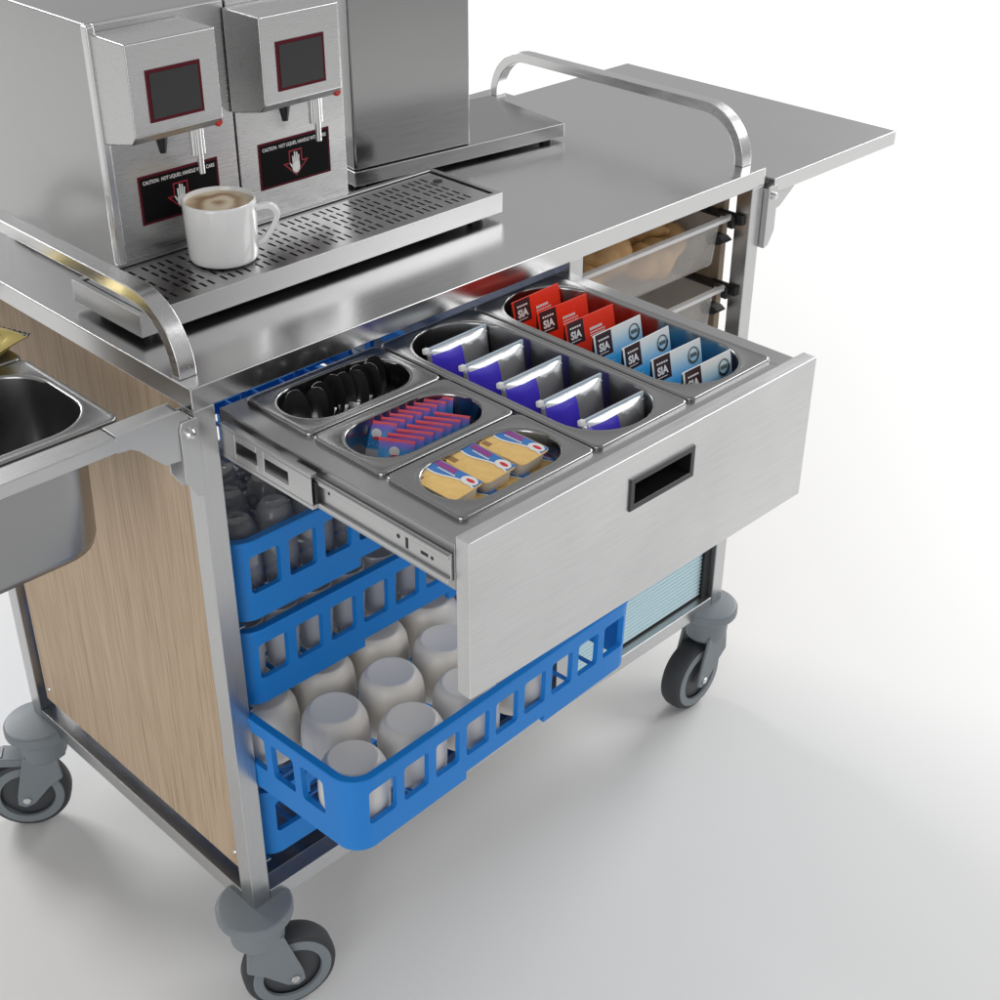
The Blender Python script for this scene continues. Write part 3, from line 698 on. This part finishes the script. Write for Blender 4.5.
# ------------------------------------------------------------------ blue racks
BW, BH = 562, 118
def make_rack(label, loc, rz, group):
    t = thing('dish_rack', label, 'rack', loc, rz, group)
    w = BW; r = 36; hh = BH; th = 8
    # perimeter by arc length; each side: columns with windows
    hw = w / 2
    cols = []   # (point, is window column start)
    z0, z1 = 40.0, 96.0; c = 5.0
    b = MB()
    def wallface(Pf, segs):
        """Pf(s,z) -> point; segs list of (s0,s1,window?,zbottom)"""
        for s0, s1, win, zb in segs:
            if not win:
                n = max(1, int((s1 - s0) / 4.5)) if max(abs(s0), abs(s1)) > hw - r else 1
                for i in range(n):
                    a, e = s0 + (s1 - s0) * i / n, s0 + (s1 - s0) * (i + 1) / n
                    for za, ze in ((zb, z0), (z0, z0 + c), (z0 + c, z1 - c), (z1 - c, z1), (z1, hh)): b.add([Pf(a, za), Pf(e, za), Pf(e, ze), Pf(a, ze)], [(0, 1, 2, 3)])
            else:
                ss = [s0, s0 + c, s1 - c, s1]
                for i in range(3):
                    for za, ze in ((zb, z0), (z1, hh)): b.add([Pf(ss[i], za), Pf(ss[i + 1], za), Pf(ss[i + 1], ze), Pf(ss[i], ze)], [(0, 1, 2, 3)])
                for (sx, dx) in ((s0, 1), (s1, -1)):
                    for (zx, dz) in ((z0, 1), (z1, -1)):
                        pts = [Pf(sx, zx), Pf(sx + dx * c, zx)]
                        for k in range(1, 4):
                            a = PI / 2 * k / 4; pts.append(Pf(sx + dx * c * (1 - math.sin(a)), zx + dz * c * (1 - math.cos(a))))
                        pts.append(Pf(sx, zx + dz * c))
                        b.add(pts, [(0, i, i + 1) for i in range(1, len(pts) - 1)])
    for q in range(4):
        ca, sa = math.cos(q * PI / 2), math.sin(q * PI / 2)
        def Pf(s, z, ca=ca, sa=sa):
            k = -3 * (1 - z / hh)     # slight taper to the base
            x, y = s, -(hw + k)
            return (x * ca - y * sa, x * sa + y * ca, z)
        segs = []; pit = 57.4; ww = 43.5; n = 9
        s = -hw + r
        if q % 2: n = 8
        st = -(n * pit - (pit - ww)) / 2
        marks = []
        for i in range(n):
            a = st + i * pit; marks.append((a, a + ww))
        # keep the outermost windows on the flat part
        marks = [(max(a, -hw + r - 16), min(e, hw - r + 16)) for a, e in marks]
        cur = -hw + r - 20
        for a, e in marks:
            mid = (a + e) / 2; zb = 13 if abs(mid) < 60 else 0
            g_ = (cur + a) / 2
            segs.append((cur, a, False, 13 if abs(g_) < 60 else 0)); segs.append((a, e, True, zb)); cur = e
        segs.append((cur, hw - r + 20, False, 0))
        # bend the ends of each side round the corner
        def Pb(s, z, Pf=Pf, ca=ca, sa=sa):
            lim = hw - r
            k = -3 * (1 - z / hh)
            if abs(s) <= lim: return Pf(s, z)
            g = 1 if s > 0 else -1
            a = (abs(s) - lim) / 20 * (PI / 4)
            x = g * (lim + (r + k) * math.sin(a)); y = -(lim + (r + k) * math.cos(a))
            return (x * ca - y * sa, x * sa + y * ca, z)
        wallface(Pb, [sg_ for sg_ in segs])
        # extra columns in the bend
    body = MB(); body.v = b.v; body.f = b.f; body.m = b.m
    me = body.build('rack_wall', M['blue'], t, smooth=50, fix=False)
    bm = bmesh.new(); bm.from_mesh(me.data); bmesh.ops.remove_doubles(bm, verts=bm.verts, dist=2e-5)
    long_e = [e for e in bm.edges if abs(e.verts[0].co.z - e.verts[1].co.z) < 1e-5 and max(abs(v.co.x) for v in e.verts) > .2 and max(abs(v.co.y) for v in e.verts) > .2]
    bmesh.ops.recalc_face_normals(bm, faces=bm.faces); bm.to_mesh(me.data); bm.free()
    me.data.polygons.foreach_set('use_smooth', [True] * len(me.data.polygons)); me.data.set_sharp_from_angle(angle=math.radians(50))
    md = me.modifiers.new('thickness', 'SOLIDIFY'); md.thickness = th * S; md.offset = -1
    md = me.modifiers.new('sharp edges', 'EDGE_SPLIT'); md.split_angle = math.radians(30); md.use_edge_sharp = False
    rim = MB(); R1 = lambda d, z: rrect(0, 0, w + 2 * d, w + 2 * d, r + d, z, 10, 2)
    rim.loft([R1(1.5, hh - 5), R1(2.5, hh - 1), R1(1.5, hh + 2), R1(-9, hh + 2), R1(-10, hh - 1), R1(-9, hh - 5), R1(1.5, hh - 5)])
    rim.build('rack_rim', M['blue'], t, smooth=50)
    f = MB(); n = 10
    for i in range(n + 1):
        a = -hw + 16 + i * (w - 32) / n; e = hw - 11 - (38 if i in (0, n) else 0)
        f.box(a - 2, a + 2, -e, e, 13.5, 18.6); f.box(-e, e, a - 2, a + 2, 14, 18)
    f.build('rack_grid', M['blue'], t)
    p = MB()
    for j in range(6):
        for i in range(5 + (j % 2)):
            x = -hw + 76 + (i * 106) + (0 if j % 2 == 0 else -53) + 55; y = -hw + 8 + 48 + 92 * j + 46 * 0 + 30
            if abs(x) < hw - 16 and abs(y) < hw - 16: p.lathe([(4.5, 18), (3.4, 78), (1, 80)], (x, y, 0), 10, 'z', False, True)
    p.build('rack_post', M['blue'], t)
    return t
RG = 'blue dish racks in the trolley'
BX, BY = 313, 289
rk = make_rack('blue dish rack of glasses on the top runners, tucked under the drawer slide', (BX, BY, -353), 0, RG)
dup(rk, (BX, BY, -488), (0, 0, 0), 'blue dish rack of tall glasses, second from the top, pushed fully in')
R3 = dup(rk, (305, 95, -607), (0, 0, math.radians(2.4)), 'blue dish rack of grey cups, pulled out under the drawer front')
dup(rk, (BX, BY, -760), (0, 0, 0), 'lowest blue dish rack, just above the bottom rail')

# ------------------------------------------------------------------ upturned cups in the pulled out rack
def make_cup(label, loc, group):
    t = thing('upturned_cup', label, 'cup', loc, 0, group)
    b = MB(); b.lathe([(42, 2), (44, 0), (45.4, 2), (46.4, 16), (47, 34), (46.8, 48), (45.8, 61), (44, 72), (39.8, 81), (37, 85), (34.6, 87.6), (33, 88.7), (31.4, 89.1), (30.2, 88.6), (.3, 88.4)], seg=56)
    b.build('cup_body', M['cup'], t, smooth=50)
    return t
CG = 'upturned grey cups in the pulled out rack'; c0 = None
rown = ['front', 'second', 'third', 'fourth', 'rearmost']
for rr in range(5):
    xs_ = [86 + 104 * i for i in range(4)] if rr % 2 == 0 else [134 + 104 * i for i in range(4 if rr > 1 else 3)]
    for i, x in enumerate(xs_):
        lab = 'upturned grey cup, %s from the left in the %s row of the pulled out rack' % (ordn[i], rown[rr])
        loc = (x + 2 - rr * 3.2, -134 + 90 * rr + (x - 86) * .042, -596)
        if c0 is None: c0 = make_cup(lab, loc, CG)
        else: dup(c0, loc, (0, 0, i * .7 + rr), lab)
# ------------------------------------------------------------------ glasses in the two upper racks
def make_glass(label, loc, group):
    t = thing('drinking_glass', label, 'glass', loc, 0, group)
    b = MB(); b.lathe([(27, 0), (28, 1), (27.5, 40), (26, 84), (23, 100), (17, 109), (.3, 110)], seg=28)
    b.build('glass_body', M['glass'], t, smooth=50, solid=2)
    return t
GG = 'glasses in the top rack'; g0 = None
for j in range(4):
    for i in range(5):
        lab = 'upturned dark glass, %s from the left in the %s row of the top rack' % (ordn[i], ordn[j])
        loc = (74 + 58 * i + (29 if j % 2 else 0), 52 + 58 * j, -353 + 19)
        if g0 is None: g0 = make_glass(lab, loc, GG)
        else: dup(g0, loc, (0, 0, .3 * i), lab)
tg = None
for j in range(2):
    for i in range(8):
        lab = 'tall glass standing %s from the left in the %s row of the second rack' % (ordn[i], ['front', 'second'][j])
        loc = (66 + 57 * i, 48 + 60 * j, -469)
        if tg is None:
            tg = thing('tall_glass', lab, 'glass', loc, 0, 'glasses in the second rack')
            MB().lathe([(.3, 2), (20, 2), (22, 3), (24, 40), (26, 98), (25, 99), (24.5, 98), (22, 40), (19, 8), (.3, 7)], seg=28).build('glass_body', clear('bright glass', (.75, .75, .76), .45, .06), tg, smooth=50)
        else: dup(tg, loc, (0, 0, 0), lab)

# ------------------------------------------------------------------ clear bins with croissants
def make_bin(label, loc, group):
    t = thing('clear_bin', label, 'bin', loc, 0, group)
    w, d, h = 372, 520, 84
    lp = [rrect(0, 0, w - 34, d - 34, 14, 0, 6), rrect(0, 0, w - 26, d - 26, 18, 2, 6), rrect(0, 0, w - 22, d - 22, 20, 8, 6), rrect(0, 0, w - 12, d - 12, 22, h - 8, 6), rrect(0, 0, w - 12, d - 12, 22, h - 2, 6)]
    MB().loft(lp, True).build('bin_body', M['bin'], t, smooth=50, fix=False)
    MB().loft([rrect(0, 0, w - 12, d - 12, 20, h - 7, 6), rrect(0, 0, w + 6, d + 8, 10, h - 7, 6), rrect(0, 0, w + 6, d + 8, 10, h - 1, 6), rrect(0, 0, w - 12, d - 12, 20, h - 1, 6)]).build('bin_rim', M['binrim'], t, smooth=30)
    return t
bn = make_bin('clear plastic bin holding croissants, under the right end of the worktop', (845, 290, -158), 'clear plastic bins at the right')
dup(bn, (845, 290, -278), (0, 0, 0), 'empty clear plastic bin, lower of the two behind the card packets')
def make_croissant(label, loc, rot, group):
    t = thing('croissant', label, 'pastry', loc, 0, group); t.rotation_euler = rot
    P = []; R_ = []; N = 44
    for k in range(N + 1):
        s = k / N; a = math.radians(205 + 130 * s); P.append((70 * math.cos(a), 70 * math.sin(a) + 52, 24 + 4 * math.sin(PI * s)))
        R_.append((4 + 24 * math.sin(PI * s) ** 1.1) * (1 + .22 * abs(math.sin(s * PI * 4.5)) ) )
    MB().tube(P, R_, 18).build('pastry_body', M['bread'], t, smooth=60)
    return t
cr0 = None
for k, (x, y, rz, dz) in enumerate([(738, 108, .12, 0), (828, 112, 3.05, 0), (905, 106, -.1, 2), (965, 130, 1.4, 0), (775, 190, 2.0, 0), (860, 200, -.3, 2), (945, 215, .9, 0), (812, 118, .2, 36), (895, 124, 2.9, 36), (745, 128, 3.0, 34)]):
    lab = 'golden croissant in the clear bin, ' + ['front left corner', 'front row second from the left', 'front row third from the left', 'front right corner', 'left of the second row', 'middle of the second row', 'right of the second row', 'on top in the middle', 'on top at the right', 'on top at the left'][k]
    loc = (x, y, -154 + dz * .8); rot = (.1 * (k % 3), .06 * (k % 2), rz)
    if cr0 is None: cr0 = make_croissant(lab, loc, rot, 'croissants in the clear bin')
    else: dup(cr0, loc, rot, lab)

# ------------------------------------------------------------------ drip tray under the spouts
dt = thing('drip_tray', 'long stainless drip tray with slotted grille under the coffee spouts', 'drip tray', (324, 208, 0))
DO = (324, 208, 0)
tx0, tx1, ty0, ty1 = 26, 622, 133, 283
b = MB(); b.loft([[(x, y, z) for x, y in q] for q, z in (([(tx0, ty0), (tx1, ty0), (tx1, ty1), (tx0, ty1)], 9), ([(tx0, ty0), (tx1, ty0), (tx1, ty1), (tx0, ty1)], 38), ([(tx0 + 9, ty0 + 9), (tx1 - 9, ty0 + 9), (tx1 - 9, ty1 - 9), (tx0 + 9, ty1 - 9)], 38), ([(tx0 + 9, ty0 + 9), (tx1 - 9, ty0 + 9), (tx1 - 9, ty1 - 9), (tx0 + 9, ty1 - 9)], 14))], True, True)
b.build('tray_body', M['drip'], dt, off=DO, bevel=1)
for x in (tx0 + 30, tx1 - 30):
    for y in (ty0 + 25, ty1 - 25): MB().lathe([(12, 0), (12, 9)], (x, y, 0), 18, 'z', True, True).build('foot', M['black'], dt, off=DO)
gx0, gx1, gy0, gy1 = tx0 + 13, tx1 - 13, ty0 + 12, ty1 - 12
xs_ = [gx0]; hx = []; x = gx0 + 16; k = 0
while x + 4 < gx1 - 14:
    hx.append((x, x + 3.8)); x += 11.8; k += 1
    if k % 4 == 0: x += 7
ys_ = [(gy0 + 9 + i * 22.5, gy0 + 9 + i * 22.5 + 16) for i in range(5)]
XL = [gx0] + [q for h_ in hx for q in h_] + [gx1]; YL = [gy0] + [q for h_ in ys_ for q in h_] + [gy1]
gr = MB(); nx, ny = len(XL), len(YL)
vs = [(x, y, 35.5) for y in YL for x in XL]; fs = []
for j in range(ny - 1):
    for i in range(nx - 1):
        if i % 2 == 1 and j % 2 == 1: continue
        fs.append((j * nx + i, j * nx + i + 1, (j + 1) * nx + i + 1, (j + 1) * nx + i))
gr.add(vs, fs); go = gr.build('grille', M['drip'], dt, off=DO, solid=1.6, fix=False)
go.data.polygons.foreach_set('use_smooth', [False] * len(go.data.polygons))
MB().add([(gx0 - 2, gy0 - 1, 24), (gx1 + 2, gy0 - 1, 24), (gx1 + 2, gy1 + 1, 24), (gx0 - 2, gy1 + 1, 24)], [(0, 1, 2, 3)]).build('slot_shade_sheet', M['dark'], dt, off=DO)  # dark sheet added below the grille, paints the shade seen through its slots
MB().lathe([(.1, 36.4), (7, 36.4), (7, 36)], (593, 236, 0), 20).build('finger_hole', M['dark'], dt, off=DO)

# ------------------------------------------------------------------ coffee machine
MO = (276, 420, 0)
cm = thing('coffee_machine', 'twin brushed steel coffee machine with black caution labels above the drip tray', 'coffee machine', MO)
def mpart(mb, name, mat, parent=None, **k): return mb.build(name, mat, parent or cm, off=MO, **k)
MT = 330
mpart(MB().box(94, 459, 284, 590, 12, MT), 'machine_body', M['machside'], bevel=2)
for x in (110, 440):
    for y in (300, 560): mpart(MB().lathe([(14, 0), (14, 12)], (x, y, 0), 18, 'z', True, True), 'foot', M['black'])
for x0, x1 in ((101, 280), (283, 460)):
    mpart(MB().box(x0, x1, 276, 284, 40, MT), 'front_panel', M['machine'], bevel=1)
mpart(MB().box(89, 100.4, 272, 286, 38, MT), 'corner_trim', M['handle'], bevel=2.5, seg=3)
mpart(MB().box(96, 460, 278, 284, 12, 39.5), 'plinth', M['drip'])
def head(x0, x1, yf, zb):
    h = MB()
    h.prism([(yf, zb + 10), (yf + 10, zb), (274.5, zb - 14), (274.5, MT - 8), (yf, MT - 8)], 'x', x0, x1)
    hd = mpart(h, 'dispenser_head', M['machine'], bevel=2)
    n = MB(); n.box(x0 + 22, x1 - 26, yf - 1.2, yf + .4, zb + 24, MT - 40); mpart(n, 'display', M['labelred'], hd)
    n = MB(); n.box(x0 + 26, x1 - 30, yf - 1.8, yf - 1.0, zb + 28, MT - 44); mpart(n, 'display_glass', M['blackgloss'], hd)
    return hd
HZ = 206
ha = head(92, 214, 200, HZ); hb_ = head(276, 398, 200, HZ)
for dx in (0, 184):
    s = MB()
    for q in (-5.5, 5.5): s.tube([(198 + dx + q, 238, HZ - 2), (198 + dx + q, 238, 166)], 4.6, 14)
    s.tube([(199 + dx, 236, HZ - 2), (199 + dx, 236, 142)], 4.0, 14)
    mpart(s, 'spout', M['handle'])
    s = MB().tube([(150 + dx, 240, HZ - 2), (150 + dx, 240, 178)], [9, 4], 16); mpart(s, 'nozzle', M['black'])
    s = MB().lathe([(5.5, 0), (5.5, -6), (4, -8), (.2, -8)], (212 + dx, 214, HZ + 3), 16, 'y'); mpart(s, 'button', M['redled'])
for X0 in (131, 313):
    lb = MB().box(X0, X0 + 118, 275.2, 276.2, 80, 142); lab_ = mpart(lb, 'caution_label', M['labelred'])
    mpart(MB().box(X0 + 3, X0 + 115, 274.7, 275.3, 83, 139), 'label_field', M['labelblack'], lab_)
    T = lambda u, v, X0=X0: (X0 + u, 274.4, 80 + v)
    n = MB(); put_text(n, 'CAUTION:  HOT LIQUID, HANDLE WITH CARE', 6.6, lambda u, v: T(6 + u, 51 + v), 106, .12)
    # hand pictogram
    cx = 59
    n.add([T(cx + a, c_) for a, c_ in ((-5, 12), (5, 12), (6.5, 20), (6, 28), (-5, 27), (-7, 22))], [tuple(range(6))])
    for fx, fy, tx, ty, wd in ((-4.3, 26, -4.6, 36, 1.2), (-1.4, 27, -1.2, 41, 1.25), (1.6, 27.5, 2.4, 40, 1.25), (4.5, 27, 5.4, 36, 1.1), (-6.5, 21, -10, 28, 1.2)):
        n.add([T(cx + fx - wd, fy), T(cx + fx + wd, fy), T(cx + tx + wd * .8, ty), T(cx + tx - wd * .8, ty)], [(0, 1, 2, 3)])
    mpart(n, 'caution_print', M['white'], lab_)
    n = MB(); out = [(cx - 11, 44), (cx + 11, 44), (cx + 11, 28), (cx + 21, 28), (cx, 8), (cx - 21, 28), (cx - 11, 28)]; inn = [(cx - 9.2, 42), (cx + 9.2, 42), (cx + 9.2, 26.2), (cx + 16.5, 26.2), (cx, 10.4), (cx - 16.5, 26.2), (cx - 9.2, 26.2)]
    n.add([T(*p) for p in out] + [T(*p) for p in inn], [(i, (i + 1) % 7, 7 + (i + 1) % 7, 7 + i) for i in range(7)])
    mpart(n, 'caution_arrow', M['signred'], lab_)

# ------------------------------------------------------------------ water boiler on its low tray
BO = (545, 364, 0); ang = math.radians(-7.2)
ty = thing('base_tray', 'low stainless tray under the dark boiler box, behind the drip tray', 'tray', BO, ang)
MB().box(0, 404, 0, 200, 6, 28).build('tray_body', M['boiler'], ty, bevel=1.2)
for x in (20, 380):
    for y in (20, 180): MB().lathe([(10, 0), (10, 6)], (x, y, 0), 16, 'z', True, True).build('foot', M['black'], ty)
bb = thing('water_boiler', 'tall dark polished steel boiler box standing on the low tray', 'boiler', (BO[0], BO[1], 28), ang)
MB().box(4, 216, 5, 196, .3, 300).build('boiler_body', M['boiler'], bb, bevel=3, seg=3)
MB().box(20, 200, 20, 180, 300.3, 308).build('boiler_lid', M['machine'], bb, bevel=3)

# ------------------------------------------------------------------ white mug of coffee
mg = thing('coffee_mug', 'white porcelain mug of coffee with crema on the drip tray', 'mug', (202.5, 211.5, 37.4))
b = MB(); b.lathe([(.3, 1.6), (36, 1.6), (37, .2), (39, .2), (41.6, 1.6), (42.8, 4.5), (43.3, 10), (45.2, 78), (45, 81), (44, 82.4), (42.8, 82.2), (42, 80.5), (41.8, 72), (.3, 71.6)], seg=64)
b.build('mug_body', M['mug'], mg, smooth=50)
hp = []
for k in range(15):
    a = math.radians(100 - 190 * k / 14) if k < 15 else 0
    hp.append((44 + 25 * max(0, math.cos(a)) * 1.15 + (0 if 0 < k < 14 else -3), 0, 46 + 25 * math.sin(a) - (k / 14) * 4))
hp = [(43, 0, 68), (52, 0, 71), (61, 0, 71.5), (67, 0, 68), (70, 0, 61), (68.5, 0, 53), (64, 0, 43), (58, 0, 33), (52, 0, 25), (43, 0, 19)]
from mathutils import geometry
def smoothpath(P, n=5):
    out = []; P = [Vector(p) for p in P]
    for i in range(len(P) - 1):
        p0, p1, p2, p3 = P[max(i - 1, 0)], P[i], P[i + 1], P[min(i + 2, len(P) - 1)]
        for k in range(n):
            t = k / n; out.append(.5 * ((2 * p1) + (p2 - p0) * t + (2 * p0 - 5 * p1 + 4 * p2 - p3) * t * t + (3 * p1 - p0 - 3 * p2 + p3) * t ** 3))
    return out + [P[-1]]
hm = MB().band(smoothpath(hp), 5.2, 3.4, (0, 1, 0)).build('mug_handle', M['mug'], mg, bevel=2.4, seg=4, smooth=60)
cf = MB().lathe([(.1, 76.2), (40, 76.2), (42, 76.8)], seg=48).build('coffee', M['crema'], mg)
mg.rotation_euler.z = math.radians(-42); mg.scale = (1.01, 1.01, .945)

# ------------------------------------------------------------------ light
w = bpy.data.worlds.new('World'); SC.world = w; w.use_nodes = True
nt = w.node_tree; bg = nt.nodes['Background']; bg.inputs['Strength'].default_value = 1.0
tc = nt.nodes.new('ShaderNodeTexCoord'); sp = nt.nodes.new('ShaderNodeSeparateXYZ'); cr = nt.nodes.new('ShaderNodeValToRGB')
nt.links.new(tc.outputs['Generated'], sp.inputs[0]); nt.links.new(sp.outputs['Z'], cr.inputs['Fac'])
e = cr.color_ramp.elements; e[0].position = 0; e[0].color = (.47, .47, .47, 1); e[1].position = 1; e[1].color = (.30, .30, .30, 1)
x = e.new(.4); x.color = (.50, .50, .50, 1)
nt.links.new(cr.outputs['Color'], bg.inputs['Color'])
def area(name, loc, target, size, power, col=(1, 1, 1)):
    l = bpy.data.lights.new(name, 'AREA'); l.shape = 'RECTANGLE'; l.size, l.size_y = size; l.energy = power; l.color = col
    o = bpy.data.objects.new(name, l); COL.objects.link(o); o.location = loc
    o.rotation_euler = (Vector(target) - Vector(loc)).to_track_quat('-Z', 'Y').to_euler(); return o
area('softbox_right', (4.2, -2.6, 3.8), (1.6, .2, .2), (2.6, 2.2), 84)
area('softbox_far_right', (9.5, 1.5, 4.6), (5.0, 3.6, 0), (4, 3), 470)
area('softbox_far_back', (.5, 8.5, 4.6), (3.2, 4.6, 0), (4, 3), 520)
area('softbox_left', (-3.4, -1.9, 1.5), (0, .3, .6), (2.0, 1.8), 42)

# ------------------------------------------------------------------ camera
cd = bpy.data.cameras.new('camera'); cam = bpy.data.objects.new('camera', cd); COL.objects.link(cam)
cd.sensor_width = 36; cd.lens = 1430.18 / 1000 * 36; cd.clip_end = 200; cd.clip_start = .05
cam.location = W(-754.78, -1236.4, 730.17)
cam.rotation_euler = (math.radians(58.24), math.radians(-.22), math.radians(-44.97))
SC.camera = cam
SC.view_settings.view_transform = 'Standard'; SC.view_settings.look = 'None'; SC.view_settings.exposure = 0
SC.cycles.max_bounces = 10; SC.cycles.transparent_max_bounces = 16
